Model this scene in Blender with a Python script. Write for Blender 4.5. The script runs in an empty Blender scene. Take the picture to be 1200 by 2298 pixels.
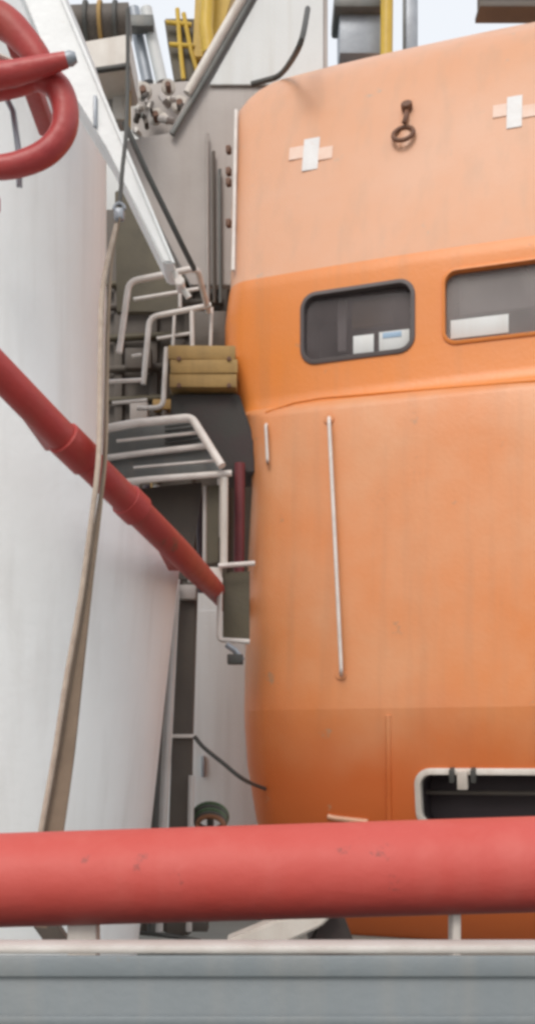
import bpy, bmesh, math, random
from mathutils import Vector, Matrix
random.seed(7)
R = math.radians
scene = bpy.context.scene
C = scene.collection

# ------------------------------------------------------------------ camera
F = 2400.0                       # focal length in photograph pixels
EYE = 1.6
HOR = 1700.0                     # photograph row of the horizon
cam = bpy.data.cameras.new('camera'); camo = bpy.data.objects.new('camera', cam)
C.objects.link(camo); scene.camera = camo
cam.sensor_fit = 'VERTICAL'; cam.sensor_height = 24.0
cam.lens = 24.0 * F / 2298.0
cam.shift_y = (HOR - 1149.0) / 2298.0
cam.clip_start = 0.05; cam.clip_end = 6000
camo.location = (0, 0, EYE); camo.rotation_euler = (R(90), 0, 0)

# ------------------------------------------------------------------ sky and sun
SUN_EL, SUN_AZ = 44.0, 198.0     # elevation, compass direction the light comes from (0 = +Y, 90 = +X)
w = bpy.data.worlds.new('World'); scene.world = w; w.use_nodes = True
nt = w.node_tree; nt.nodes.clear()
out = nt.nodes.new('ShaderNodeOutputWorld'); bg = nt.nodes.new('ShaderNodeBackground')
sky = nt.nodes.new('ShaderNodeTexSky'); sky.sky_type = 'NISHITA'; sky.sun_disc = False
sky.sun_elevation = R(SUN_EL); sky.sun_rotation = R(SUN_AZ)
sky.air_density = 1.0; sky.dust_density = 6.0; sky.ozone_density = 0.6; sky.altitude = 0
bg.inputs['Strength'].default_value = 0.15
hz = nt.nodes.new('ShaderNodeMix'); hz.data_type = 'RGBA'; hz.inputs['Factor'].default_value = 0.75   # thin even cloud over the sky
hz.inputs['B'].default_value = (7.0, 7.15, 7.3, 1); nt.links.new(sky.outputs[0], hz.inputs['A'])
nt.links.new(hz.outputs['Result'], bg.inputs['Color']); nt.links.new(bg.outputs[0], out.inputs['Surface'])
sun = bpy.data.lights.new('sun', 'SUN'); sun.energy = 1.2; sun.angle = R(22); sun.color = (1.0, 0.96, 0.91)
suno = bpy.data.objects.new('sun', sun); C.objects.link(suno)
az, el = R(SUN_AZ), R(SUN_EL)
sd = Vector((math.sin(az) * math.cos(el), math.cos(az) * math.cos(el), math.sin(el)))
suno.rotation_euler = sd.to_track_quat('Z', 'Y').to_euler(); suno.location = sd * 30
vs = scene.view_settings
vs.view_transform = 'Standard'; vs.look = 'None'; vs.gamma = 1.0; vs.exposure = 0.1; vs.use_curve_mapping = False
scene.cycles.filter_width = 3.2   # soft small-sensor picture

# ------------------------------------------------------------------ helpers
def P(px, py, Y):
    "world point at distance Y that the photograph shows at (px, py)"
    return Vector(((px - 600.0) / F * Y, Y, EYE + (HOR - py) / F * Y))

def tag(o, label=None, cat=None, group=None, kind=None):
    if label: o['label'] = label
    if cat: o['category'] = cat; o['kind'] = 'thing'
    if group: o['group'] = group
    if kind: o['kind'] = kind
    return o

def empty(name, loc, label, cat, group=None):
    o = bpy.data.objects.new(name, None); o.location = loc; o.empty_display_size = 0.1
    C.objects.link(o); return tag(o, label, cat, group)

def link(name, me, m, parent=None, smooth=None):
    if m and not me.materials: me.materials.append(m)
    o = bpy.data.objects.new(name, me); C.objects.link(o)
    if parent:
        o.parent = parent
        base = parent; acc = Vector()
        while base: acc += base.location; base = base.parent
        o.matrix_parent_inverse = Matrix.Translation(-acc) if parent.location.length else Matrix.Identity(4)
    if smooth is not None:
        me.shade_smooth(); me.set_sharp_from_angle(angle=R(smooth))
    return o

def frombm(name, bm, m, parent=None, smooth=35):
    bmesh.ops.recalc_face_normals(bm, faces=bm.faces)
    me = bpy.data.meshes.new(name); bm.to_mesh(me); bm.free()
    return link(name, me, m, parent, smooth)

def bm_box(bm, c, s, rot=None, bev=0.0, seg=2):
    r = bmesh.ops.create_cube(bm, size=1.0)
    vs_ = r['verts']
    bmesh.ops.scale(bm, vec=s, verts=vs_)
    if bev > 0:
        es = list({e for v in vs_ for e in v.link_edges})
        g = bmesh.ops.bevel(bm, geom=es, offset=min(bev, min(s) * 0.45), segments=seg, affect='EDGES', profile=0.5)
        vs_ = list({v for f in g['faces'] for v in f.verts} | {v for v in vs_ if v.is_valid})
    if rot is not None: bmesh.ops.rotate(bm, cent=(0, 0, 0), matrix=rot, verts=vs_)
    bmesh.ops.translate(bm, vec=c, verts=vs_)

def box(name, c, s, m, parent=None, rot=None, bev=0.004):
    bm = bmesh.new(); bm_box(bm, c, s, rot, bev); return frombm(name, bm, m, parent)

def catmull(pts, n=8):
    pts = [Vector(p) for p in pts]; o = []
    for i in range(len(pts) - 1):
        p0 = pts[max(i - 1, 0)]; p1 = pts[i]; p2 = pts[i + 1]; p3 = pts[min(i + 2, len(pts) - 1)]
        for k in range(n):
            t = k / n
            o.append(0.5 * ((2 * p1) + (p2 - p0) * t + (2 * p0 - 5 * p1 + 4 * p2 - p3) * t * t + (3 * p1 - p0 - 3 * p2 + p3) * t ** 3))
    o.append(pts[-1]); return o

def roundpath(pts, r=0.03, n=5):
    "straight runs with rounded bends, like bent tube"
    pts = [Vector(p) for p in pts]; o = [pts[0]]
    for i in range(1, len(pts) - 1):
        a, b, c = pts[i - 1], pts[i], pts[i + 1]
        d1 = min(r, (a - b).length * 0.45); d2 = min(r, (c - b).length * 0.45)
        s = b + (a - b).normalized() * d1; e = b + (c - b).normalized() * d2
        for k in range(n + 1):
            t = k / n; o.append((1 - t) ** 2 * s + 2 * t * (1 - t) * b + t * t * e)
    o.append(pts[-1]); return o

def bm_tube(bm, path, rad, seg=12, closed=False, flat=1.0):
    path = [Vector(p) for p in path]; n = len(path); rings = []
    prev = None
    for i, p in enumerate(path):
        if closed: t = path[(i + 1) % n] - path[i - 1]
        else: t = path[min(i + 1, n - 1)] - path[max(i - 1, 0)]
        t.normalize()
        if prev is None:
            u = t.orthogonal().normalized() if abs(t.z) > 0.9 else t.cross(Vector((0, 0, 1))).normalized()
        else:
            u = (prev - t * prev.dot(t)).normalized()
        prev = u; v = t.cross(u)
        r = rad[i] if isinstance(rad, (list, tuple)) else rad
        rings.append([bm.verts.new(p + u * math.cos(a) * r + v * math.sin(a) * r * flat) for a in [2 * math.pi * k / seg for k in range(seg)]])
    m_ = n if closed else n - 1
    for i in range(m_):
        A, B = rings[i], rings[(i + 1) % n]
        for k in range(seg):
            bm.faces.new((A[k], A[(k + 1) % seg], B[(k + 1) % seg], B[k]))
    if not closed:
        bm.faces.new(rings[0][::-1]); bm.faces.new(rings[-1])

def tube(name, path, rad, m, parent=None, seg=12, closed=False, flat=1.0):
    bm = bmesh.new(); bm_tube(bm, path, rad, seg, closed, flat); return frombm(name, bm, m, parent, 40)

def prism(name, pts, vec, m, parent=None, bev=0.003):
    "polygon of world points pushed along vec"
    bm = bmesh.new(); vec = Vector(vec)
    a = [bm.verts.new(Vector(p)) for p in pts]; b = [bm.verts.new(Vector(p) + vec) for p in pts]
    bm.faces.new(a); bm.faces.new(b[::-1]); n = len(a)
    for i in range(n): bm.faces.new((a[i], b[i], b[(i + 1) % n], a[(i + 1) % n]))
    if bev: bmesh.ops.bevel(bm, geom=list(bm.edges), offset=bev, segments=2, affect='EDGES')
    return frombm(name, bm, m, parent)

def disc(name, c, axis, r, h, m, parent=None, seg=20, bev=0.003):
    bm = bmesh.new(); axis = Vector(axis).normalized()
    bmesh.ops.create_cone(bm, segments=seg, radius1=r, radius2=r, depth=h, cap_ends=True)
    if bev:
        es = [e for e in bm.edges if any(len(f.verts) > 4 for f in e.link_faces)]
        bmesh.ops.bevel(bm, geom=es, offset=bev, segments=2, affect='EDGES')
    bmesh.ops.rotate(bm, cent=(0, 0, 0), matrix=axis.to_track_quat('Z', 'Y').to_matrix(), verts=bm.verts)
    bmesh.ops.translate(bm, vec=Vector(c), verts=bm.verts)
    return frombm(name, bm, m, parent)

# ------------------------------------------------------------------ materials
def mat(name, col, rough=0.5, col2=None, amount=0.35, scale=3.0, streak=None, streak_amt=0.0, bump=0.06, bscale=60.0, metal=0.0, coat=0.0, spec=0.5, chips=None, chip_scale=9.0, chip_at=0.66, zshade=None):
    m = bpy.data.materials.new(name); m.use_nodes = True
    n = m.node_tree.nodes; l = m.node_tree.links; b = n['Principled BSDF']
    tc = n.new('ShaderNodeTexCoord')
    nz = n.new('ShaderNodeTexNoise'); nz.inputs['Scale'].default_value = scale; nz.inputs['Detail'].default_value = 6; nz.inputs['Roughness'].default_value = 0.6
    l.new(tc.outputs['Object'], nz.inputs['Vector'])
    rp = n.new('ShaderNodeValToRGB'); rp.color_ramp.elements[0].position = 0.35; rp.color_ramp.elements[1].position = 0.7
    l.new(nz.outputs['Fac'], rp.inputs['Fac'])
    c2 = col2 or tuple(c * 0.72 for c in col)
    mx = n.new('ShaderNodeMix'); mx.data_type = 'RGBA'
    mul = n.new('ShaderNodeMath'); mul.operation = 'MULTIPLY'; mul.inputs[1].default_value = amount
    l.new(rp.outputs['Color'], mul.inputs[0]); l.new(mul.outputs[0], mx.inputs['Factor'])
    mx.inputs['A'].default_value = (*col, 1); mx.inputs['B'].default_value = (*c2, 1)
    last = mx.outputs['Result']
    if streak_amt:
        mp = n.new('ShaderNodeMapping'); mp.inputs['Scale'].default_value = (9, 9, 0.55)
        l.new(tc.outputs['Object'], mp.inputs['Vector'])
        n2 = n.new('ShaderNodeTexNoise'); n2.inputs['Scale'].default_value = 1.6; n2.inputs['Detail'].default_value = 5
        l.new(mp.outputs['Vector'], n2.inputs['Vector'])
        r2 = n.new('ShaderNodeValToRGB'); r2.color_ramp.elements[0].position = 0.5; r2.color_ramp.elements[1].position = 0.78
        l.new(n2.outputs['Fac'], r2.inputs['Fac'])
        m2 = n.new('ShaderNodeMath'); m2.operation = 'MULTIPLY'; m2.inputs[1].default_value = streak_amt
        l.new(r2.outputs['Color'], m2.inputs[0])
        mx2 = n.new('ShaderNodeMix'); mx2.data_type = 'RGBA'
        l.new(m2.outputs[0], mx2.inputs['Factor']); l.new(last, mx2.inputs['A']); mx2.inputs['B'].default_value = (*(streak or (0.25, 0.2, 0.15)), 1)
        last = mx2.outputs['Result']
    if zshade:                                    # (height, width, colour): shade painted in as a deeper colour below, with a ragged border
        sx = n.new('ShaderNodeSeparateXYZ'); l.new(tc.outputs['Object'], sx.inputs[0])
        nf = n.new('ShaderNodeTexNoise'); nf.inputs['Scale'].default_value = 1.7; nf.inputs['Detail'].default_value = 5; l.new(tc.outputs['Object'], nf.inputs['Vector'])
        ma = n.new('ShaderNodeMath'); ma.operation = 'MULTIPLY_ADD'; ma.inputs[1].default_value = zshade[1] * 1.6; l.new(nf.outputs['Fac'], ma.inputs[0]); l.new(sx.outputs['Z'], ma.inputs[2])
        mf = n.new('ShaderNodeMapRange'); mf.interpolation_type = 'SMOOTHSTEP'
        mf.inputs['From Min'].default_value = zshade[0] - zshade[1] * 0.3 + zshade[1] * 0.3; mf.inputs['From Max'].default_value = zshade[0] + zshade[1] * 1.3
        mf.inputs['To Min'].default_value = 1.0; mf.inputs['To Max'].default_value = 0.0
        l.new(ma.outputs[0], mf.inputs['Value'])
        mz = n.new('ShaderNodeMix'); mz.data_type = 'RGBA'; l.new(mf.outputs['Result'], mz.inputs['Factor']); l.new(last, mz.inputs['A']); mz.inputs['B'].default_value = (*zshade[2], 1)
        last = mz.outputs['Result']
    if chips:
        nc = n.new('ShaderNodeTexNoise'); nc.inputs['Scale'].default_value = chip_scale; nc.inputs['Detail'].default_value = 8; nc.inputs['Roughness'].default_value = 0.7
        l.new(tc.outputs['Object'], nc.inputs['Vector'])
        rc = n.new('ShaderNodeValToRGB'); rc.color_ramp.elements[0].position = chip_at; rc.color_ramp.elements[1].position = chip_at + 0.05
        l.new(nc.outputs['Fac'], rc.inputs['Fac'])
        mc = n.new('ShaderNodeMix'); mc.data_type = 'RGBA'; l.new(rc.outputs['Color'], mc.inputs['Factor']); l.new(last, mc.inputs['A']); mc.inputs['B'].default_value = (*chips, 1)
        last = mc.outputs['Result']
    l.new(last, b.inputs['Base Color'])
    b.inputs['Metallic'].default_value = metal
    b.inputs['Specular IOR Level'].default_value = spec
    if coat: b.inputs['Coat Weight'].default_value = coat; b.inputs['Coat Roughness'].default_value = 0.15
    mr = n.new('ShaderNodeMapRange'); mr.inputs['To Min'].default_value = max(0.05, rough - 0.1); mr.inputs['To Max'].default_value = min(1, rough + 0.12)
    l.new(nz.outputs['Fac'], mr.inputs['Value']); l.new(mr.outputs['Result'], b.inputs['Roughness'])
    if bump:
        n3 = n.new('ShaderNodeTexNoise'); n3.inputs['Scale'].default_value = bscale; n3.inputs['Detail'].default_value = 3
        l.new(tc.outputs['Object'], n3.inputs['Vector'])
        ad = n.new('ShaderNodeMath'); ad.operation = 'MULTIPLY_ADD'; ad.inputs[1].default_value = 3.0
        n4 = n.new('ShaderNodeTexNoise'); n4.inputs['Scale'].default_value = 4.0; l.new(tc.outputs['Object'], n4.inputs['Vector'])
        l.new(n4.outputs['Fac'], ad.inputs[0]); l.new(n3.outputs['Fac'], ad.inputs[2])
        bp = n.new('ShaderNodeBump'); bp.inputs['Strength'].default_value = bump; bp.inputs['Distance'].default_value = 0.02
        l.new(ad.outputs[0], bp.inputs['Height']); l.new(bp.outputs['Normal'], b.inputs['Normal'])
    return m

M = {}
M['canopy'] = mat('faded_orange_gelcoat', (0.62, 0.345, 0.22), 0.42, (0.62, 0.285, 0.14), 0.7, 1.6, (0.42, 0.28, 0.19), 0.32, 0.05, chips=(0.46, 0.32, 0.23), chip_scale=7.0, chip_at=0.65)
M['band'] = mat('bright_orange_gelcoat', (0.72, 0.225, 0.035), 0.36, (0.66, 0.235, 0.075), 0.7, 1.8, (0.44, 0.20, 0.08), 0.3, 0.05, chips=(0.5, 0.22, 0.09), chip_scale=7.0, chip_at=0.65)
M['hullside'] = mat('weathered_shaded_orange_gelcoat', (0.67, 0.31, 0.15), 0.4, (0.67, 0.205, 0.045), 0.95, 1.5, (0.42, 0.21, 0.11), 0.28, 0.05, zshade=(1.80, 0.42, (0.58, 0.135, 0.03)), chips=(0.46, 0.24, 0.13), chip_scale=6.0, chip_at=0.65)  # deeper orange low down paints in the shade of the hull turning under
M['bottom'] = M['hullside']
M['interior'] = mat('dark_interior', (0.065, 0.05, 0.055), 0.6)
M['gasket'] = mat('grey_rubber', (0.10, 0.085, 0.085), 0.6)
M['white'] = mat('white_paint', (0.78, 0.81, 0.82), 0.4, (0.70, 0.72, 0.72), 0.6, 1.6, (0.50, 0.49, 0.47), 0.32, 0.07, 40, chips=(0.46, 0.38, 0.31), chip_scale=8.0, chip_at=0.69)
M['offwhite'] = mat('offwhite_paint', (0.66, 0.62, 0.57), 0.45, (0.5, 0.45, 0.4), 0.5, 9.0, (0.35, 0.25, 0.18), 0.3, 0.05)
M['rail'] = mat('rail_white_paint', (0.74, 0.69, 0.65), 0.4, (0.5, 0.44, 0.4), 0.55, 14.0, bump=0.05)
M['hookred'] = mat('hook_red_paint', (0.44, 0.055, 0.05), 0.4, (0.34, 0.035, 0.04), 0.8, 9.0, (0.5, 0.14, 0.12), 0.3, 0.12, 40, chips=(0.26, 0.05, 0.045), chip_scale=14.0, chip_at=0.62)
M['red'] = mat('red_paint', (0.51, 0.085, 0.07), 0.55, (0.48, 0.06, 0.045), 0.8, 3.0, (0.60, 0.17, 0.14), 0.2, 0.10, 30, chips=(0.30, 0.06, 0.05), chip_scale=9.0, chip_at=0.64)
M['darkred'] = mat('dark_red_paint', (0.40, 0.040, 0.035), 0.5, (0.26, 0.03, 0.028), 0.6, 6.0, (0.3, 0.1, 0.06), 0.3, 0.08, chips=(0.20, 0.06, 0.04), chip_scale=9.0, chip_at=0.62)
M['grey'] = mat('grey_deck_paint', (0.195, 0.22, 0.235), 0.5, (0.155, 0.175, 0.185), 0.6, 3.0, (0.27, 0.26, 0.24), 0.4, 0.07, chips=(0.21, 0.20, 0.185), chip_scale=5.0, chip_at=0.62)
M['capgrey'] = mat('worn_cap_paint', (0.56, 0.53, 0.50), 0.5, (0.36, 0.30, 0.26), 0.6, 8.0, bump=0.08)
M['plate'] = mat('grey_beige_plate', (0.41, 0.375, 0.355), 0.5, (0.32, 0.285, 0.265), 0.6, 2.5, (0.27, 0.22, 0.19), 0.4, 0.06)
M['wall'] = mat('pale_grey_wall', (0.62, 0.64, 0.64), 0.5, (0.53, 0.54, 0.54), 0.5, 1.5, (0.4, 0.36, 0.3), 0.3, 0.05)
M['brown'] = mat('dark_brown_steel', (0.085, 0.070, 0.060), 0.6, (0.12, 0.10, 0.08), 0.7, 5.0, (0.13, 0.105, 0.08), 0.3, 0.08)
M['olive'] = mat('olive_brown_paint', (0.095, 0.078, 0.045), 0.55, (0.06, 0.05, 0.035), 0.6, 6.0)
M['tan'] = mat('tan_timber', (0.40, 0.25, 0.085), 0.7, (0.26, 0.165, 0.06), 0.7, 8.0, (0.15, 0.1, 0.05), 0.5, 0.1)
M['dark'] = mat('dark_green_grey', (0.034, 0.032, 0.027), 0.65, (0.055, 0.03, 0.033), 0.7, 6.0)
M['darkplumred'] = mat('dark_maroon_paint', (0.20, 0.035, 0.04), 0.6, (0.13, 0.03, 0.035), 0.7, 8.0)
M['darkplum'] = mat('dark_plum_paint', (0.10, 0.07, 0.085), 0.55, (0.06, 0.045, 0.05), 0.6, 8.0)
M['kick'] = mat('galvanised_grey', (0.155, 0.16, 0.155), 0.5, (0.10, 0.105, 0.10), 0.6, 7.0, (0.3, 0.25, 0.2), 0.3, metal=0.2)
M['steel'] = mat('blue_grey_steel', (0.33, 0.36, 0.40), 0.4, (0.2, 0.22, 0.25), 0.5, 9.0, metal=0.3)
M['yellow'] = mat('yellow_paint', (0.62, 0.42, 0.05), 0.45, (0.45, 0.28, 0.04), 0.6, 5.0, (0.2, 0.13, 0.05), 0.4, 0.06)
M['cable'] = mat('dark_cable', (0.07, 0.07, 0.065), 0.6)
M['strap'] = mat('shadowed_webbing', (0.21, 0.155, 0.11), 0.85, (0.12, 0.088, 0.062), 0.6, 9.0, bump=0.15, bscale=220)  # brown tone also stands in for the rope's cast shadow
M['ropepale'] = mat('pale_rope_fibre', (0.46, 0.38, 0.31), 0.85, (0.3, 0.23, 0.18), 0.6, 30.0, bump=0.2, bscale=260)
M['tape'] = mat('silver_tape', (0.68, 0.68, 0.68), 0.35, (0.55, 0.53, 0.52), 0.7, 16.0, chips=(0.6, 0.42, 0.32), chip_scale=30.0, chip_at=0.62)
M['fadetape'] = mat('faded_tape', (0.70, 0.52, 0.43), 0.4, (0.64, 0.38, 0.26), 0.6, 14.0)
M['bluereflect'] = mat('pale_blue_reflection', (0.32, 0.46, 0.62), 0.5)  # bluish part of the imitated window reflection
M['iron'] = mat('rusty_iron', (0.17, 0.075, 0.04), 0.6, (0.09, 0.05, 0.035), 0.7, 25.0, bump=0.15)
M['pipewhite'] = mat('pale_pipe', (0.55, 0.52, 0.50), 0.45, (0.42, 0.38, 0.35), 0.5, 8.0)
M['green'] = mat('green_hose', (0.07, 0.12, 0.06), 0.5)
M['brownhose'] = mat('brown_hose', (0.22, 0.10, 0.05), 0.5)
M['deck'] = mat('green_grey_deck', (0.26, 0.28, 0.26), 0.6, (0.19, 0.2, 0.185), 0.6, 2.0, bump=0.1)
M['sea'] = mat('sea_water', (0.03, 0.06, 0.075), 0.12, (0.04, 0.075, 0.085), 0.5, 0.05, bump=0.5, bscale=0.6)

def glass(col):  # grey mottled tint painted into the pane in place of reflections
    m = bpy.data.materials.new('painted_reflection_acrylic'); m.use_nodes = True
    n = m.node_tree.nodes; l = m.node_tree.links; b = n['Principled BSDF']
    b.inputs['Base Color'].default_value = (*col, 1); b.inputs['Roughness'].default_value = 0.12
    nz = n.new('ShaderNodeTexNoise'); nz.inputs['Scale'].default_value = 2.5
    tc = n.new('ShaderNodeTexCoord'); l.new(tc.outputs['Object'], nz.inputs['Vector'])
    mr = n.new('ShaderNodeMapRange'); mr.inputs['From Min'].default_value = 0.3; mr.inputs['From Max'].default_value = 0.7
    mr.inputs['To Min'].default_value = 0.45; mr.inputs['To Max'].default_value = 0.8
    l.new(nz.outputs['Fac'], mr.inputs['Value'])
    tr = n.new('ShaderNodeBsdfTransparent'); tr.inputs['Color'].default_value = (0.9, 0.9, 0.92, 1)
    ms = n.new('ShaderNodeMixShader'); l.new(mr.outputs['Result'], ms.inputs['Fac'])
    l.new(b.outputs[0], ms.inputs[1]); l.new(tr.outputs[0], ms.inputs[2])
    l.new(ms.outputs[0], n['Material Output'].inputs['Surface'])
    return m
M['glass'] = glass((0.15, 0.125, 0.125)); M['paleglass'] = glass((0.36, 0.33, 0.32))

# ------------------------------------------------------------------ setting: sea, deck, lifeboat platform
bm = bmesh.new(); bm_box(bm, (0, 0, -9.05), (5000, 5000, 0.1)); tag(frombm('sea', bm, M['sea']), kind='structure')
bm = bmesh.new(); bm_box(bm, (0, -1.0, -0.06), (14, 7.2, 0.12)); tag(frombm('deck', bm, M['deck']), kind='structure')
bm = bmesh.new(); bm_box(bm, (0.5, 6.2, 0.65), (13, 7.2, 0.2)); tag(frombm('lifeboat_platform', bm, M['deck']), kind='structure')

# ------------------------------------------------------------------ grey bulwark in the foreground
bw = empty('bulwark', (0, 2.0, 0), 'grey painted steel bulwark with worn pale cap below the red pipe', 'bulwark')
box('plate', (0, 2.015, 0.60), (6.0, 0.02, 1.20), M['grey'], bw)
zc = EYE - (2122 - HOR) / F * 2.0
box('cap', (0, 2.035, zc - 0.008), (6.0, 0.075, 0.016), M['capgrey'], bw, bev=0.009)
box('edge_bar', (0, 1.999, zc - 0.038), (6.0, 0.010, 0.040), M['grey'], bw, bev=0.005)
box('rubbing_strip', (0, 2.000, zc - 0.14), (6.0, 0.010, 0.018), M['grey'], bw, bev=0.004)
for i, x in enumerate((-2.2, -1.1, 0.9, 2.0)):
    box('stiffener', (x, 2.06, 0.58), (0.012, 0.07, 1.14), M['grey'], bw)

# ------------------------------------------------------------------ red pipe behind the bulwark
pl = P(-700, 1996, 2.34); pr = P(1900, 1918, 2.24)
rp_ = empty('red_guard_pipe', (0, 2.3, 0.75), 'thick red painted horizontal pipe spanning the foreground above grey bulwark', 'pipe')
N_ = 40
tube('pipe', [pl.lerp(pr, i / N_) for i in range(N_ + 1)], 0.1015, M['red'], rp_, seg=48)
for px, wd in ((186, 0.062), (1016, 0.018)):
    t = (px + 700) / 2600; c = pl.lerp(pr, t); c.x = (px - 600) / F * 2.3
    box('support_post', (c.x, c.y + 0.01, (c.z - 0.07 + 0.75) / 2), (wd, 0.06, c.z - 0.07 - 0.75), M['offwhite'], rp_)
for px in (-260, 1500):
    t = (px + 700) / 2600; c = pl.lerp(pr, t)
    box('support_post', (c.x, c.y + 0.01, (c.z - 0.07 + 0.75) / 2), (0.062, 0.06, c.z - 0.07 - 0.75), M['offwhite'], rp_)

# ------------------------------------------------------------------ the lifeboat
TH = R(17); cu, su = math.cos(TH), math.sin(TH)
BX0, BY0 = 200 / F * 4.6, 4.6
PROF = [(2190, -1.0), (2160, -0.72), (2090, -0.44), (1960, -0.24), (1850, -0.12), (1720, -0.045), (1625, -0.008), (1590, 0.0), (1560, -0.001), (1300, -0.02),
        (1000, -0.05), (912, -0.060), (903, -0.064), (895, -0.076), (889, -0.10), (880, -0.112), (860, -0.116), (720, -0.118), (612, -0.118), (598, -0.120), (584, -0.128), (570, -0.142), (480, -0.205),
        (400, -0.26), (300, -0.325), (215, -0.385), (175, -0.42), (155, -0.455), (141, -0.50), (132, -0.58), (128, -0.70), (127, -1.0), (129, -1.5)]

SIL = [(2190, 860), (2160, 770), (2090, 660), (1960, 600), (1850, 566), (1720, 545), (1600, 538), (1400, 541), (1300, 544), (1150, 550), (1040, 556), (960, 548), (912, 538), (889, 530), (860, 524),
       (780, 508), (700, 496), (612, 506), (584, 511), (400, 514), (300, 518), (240, 521), (205, 525), (182, 532), (162, 546), (148, 564), (137, 588), (130, 620), (127, 680), (129, 740)]
ROWS = list(PROF)
def zrow(py):
    "height of the boat surface that the photograph shows at row py of column 800"
    n = interp(ROWS, py); k = 200.0 / F; x0 = BX0 - n * su; y0 = BY0 - n * cu
    u = (y0 * k - x0) / (cu + k * su); return EYE + (HOR - py) / F * (y0 - u * su)
def interp(tab, x):
    tab = sorted(tab)
    if x <= tab[0][0]: return tab[0][1]
    for (a, b), (c, d) in zip(tab, tab[1:]):
        if x <= c: return b + (d - b) * (x - a) / (c - a)
    return tab[-1][1]
PROF = [(zrow(a), b) for a, b in ROWS]
UC = 0.82
def usolve(px, n):
    k = (px - 600) / F
    x0 = BX0 - n * su; y0 = BY0 - n * cu
    u = (y0 * k - x0) / (cu + k * su); return u, y0 - u * su
SILU = []
for a, b in SIL:
    z = zrow(a); n = interp(PROF, z) - 0.12
    SILU.append((z, usolve(b, n)[0]))
def nface(u, z):
    h = max(0.3, UC - interp(SILU, z))
    return interp(PROF, z) - 0.06 * min(1.0, abs((u - UC) / h)) ** 2.4
def bw3(u, n, z): return Vector((BX0 + u * cu - n * su, BY0 - u * su - n * cu, z))
def onboat(px, py, lift=0.0):
    "(u, n, z) of the boat surface point seen at (px, py)"
    n = 0.0; u = z = 0
    for _ in range(12):
        u, Y = usolve(px, n); z = EYE + (HOR - py) / F * Y; n = nface(u, z) + lift
    return u, n, z
def boatpt(px, py, lift=0.0): return bw3(*onboat(px, py, lift))
UV = Vector((cu, -su, 0)); NV = Vector((-su, -cu, 0)); ZV = Vector((0, 0, 1))
BROT = Matrix((UV, -NV, ZV)).transposed()       # local x = along the face, y = away from the viewer

boat = empty('lifeboat', (BX0 + 0.4, 5.6, 0.78), 'large weathered orange enclosed lifeboat hanging beside the white davit column', 'lifeboat')
def zrows():
    zs = [p[0] for p in PROF]; o = []
    for a, b in zip(zs, zs[1:]):
        k = max(1, int((b - a) / 0.10))
        o += [a + (b - a) * i / k for i in range(k)]
    return o + [zs[-1]]
bm = bmesh.new(); rings = []
ZR = zrows()
for z in ZR:
    uL = interp(SILU, z); h = UC - uL; n0 = interp(PROF, z)
    r = min(0.17 if z < zrow(900) else 0.13, h * 0.8); r = r if z < zrow(260) else min(r, 0.13 - 0.055 * min(1, (z - zrow(260)) / (zrow(180) - zrow(260))))
    half = []
    half.append((uL, -5.4)); half.append((uL, -3.0)); nc = nface(uL + r, z) - 0.0
    half.append((uL, nc - r - 0.5 if nc - r - 0.5 > -2.9 else -2.9))
    for k in range(11):
        a = math.pi / 2 * k / 10
        half.append((uL + r - r * math.cos(a), nc - r + r * math.sin(a)))
    for k in range(1, 15):
        u = uL + r + (UC - uL - r) * k / 14; half.append((u, nface(u, z)))
    full = half + [(2 * UC - u, n) for u, n in half[-2::-1]]
    rings.append([bm.verts.new(bw3(u, n, z)) for u, n in full])
names = ['hull_bottom', 'hull_side', 'window_band', 'canopy', 'recess']
def rowmat(z):
    if z < zrow(1590): return 0
    if z < zrow(891): return 1
    if z < zrow(586): return 2
    return 3
for i in range(len(rings) - 1):
    A, B = rings[i], rings[i + 1]; n = len(A); mi = rowmat((ZR[i] + ZR[i + 1]) / 2)
    for k in range(n):
        f = bm.faces.new((A[k], A[(k + 1) % n], B[(k + 1) % n], B[k])); f.material_index = mi
f = bm.faces.new(rings[0][::-1]); f.material_index = 0
f = bm.faces.new(rings[-1]); f.material_index = 3
bmesh.ops.recalc_face_normals(bm, faces=bm.faces)
me = bpy.data.meshes.new('boat_body'); bm.to_mesh(me); bm.free()
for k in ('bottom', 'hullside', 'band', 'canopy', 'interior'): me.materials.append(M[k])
body = bpy.data.objects.new('boat_body', me); C.objects.link(body)

def rrect(w_, h_, r, n=6):
    o = []
    for cx, cy, a0 in ((w_ / 2 - r, h_ / 2 - r, 0), (-w_ / 2 + r, h_ / 2 - r, 90), (-w_ / 2 + r, -h_ / 2 + r, 180), (w_ / 2 - r, -h_ / 2 + r, 270)):
        for k in range(n + 1):
            a = R(a0 + 90 * k / n); o.append((cx + r * math.cos(a), cy + r * math.sin(a)))
    return o

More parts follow.
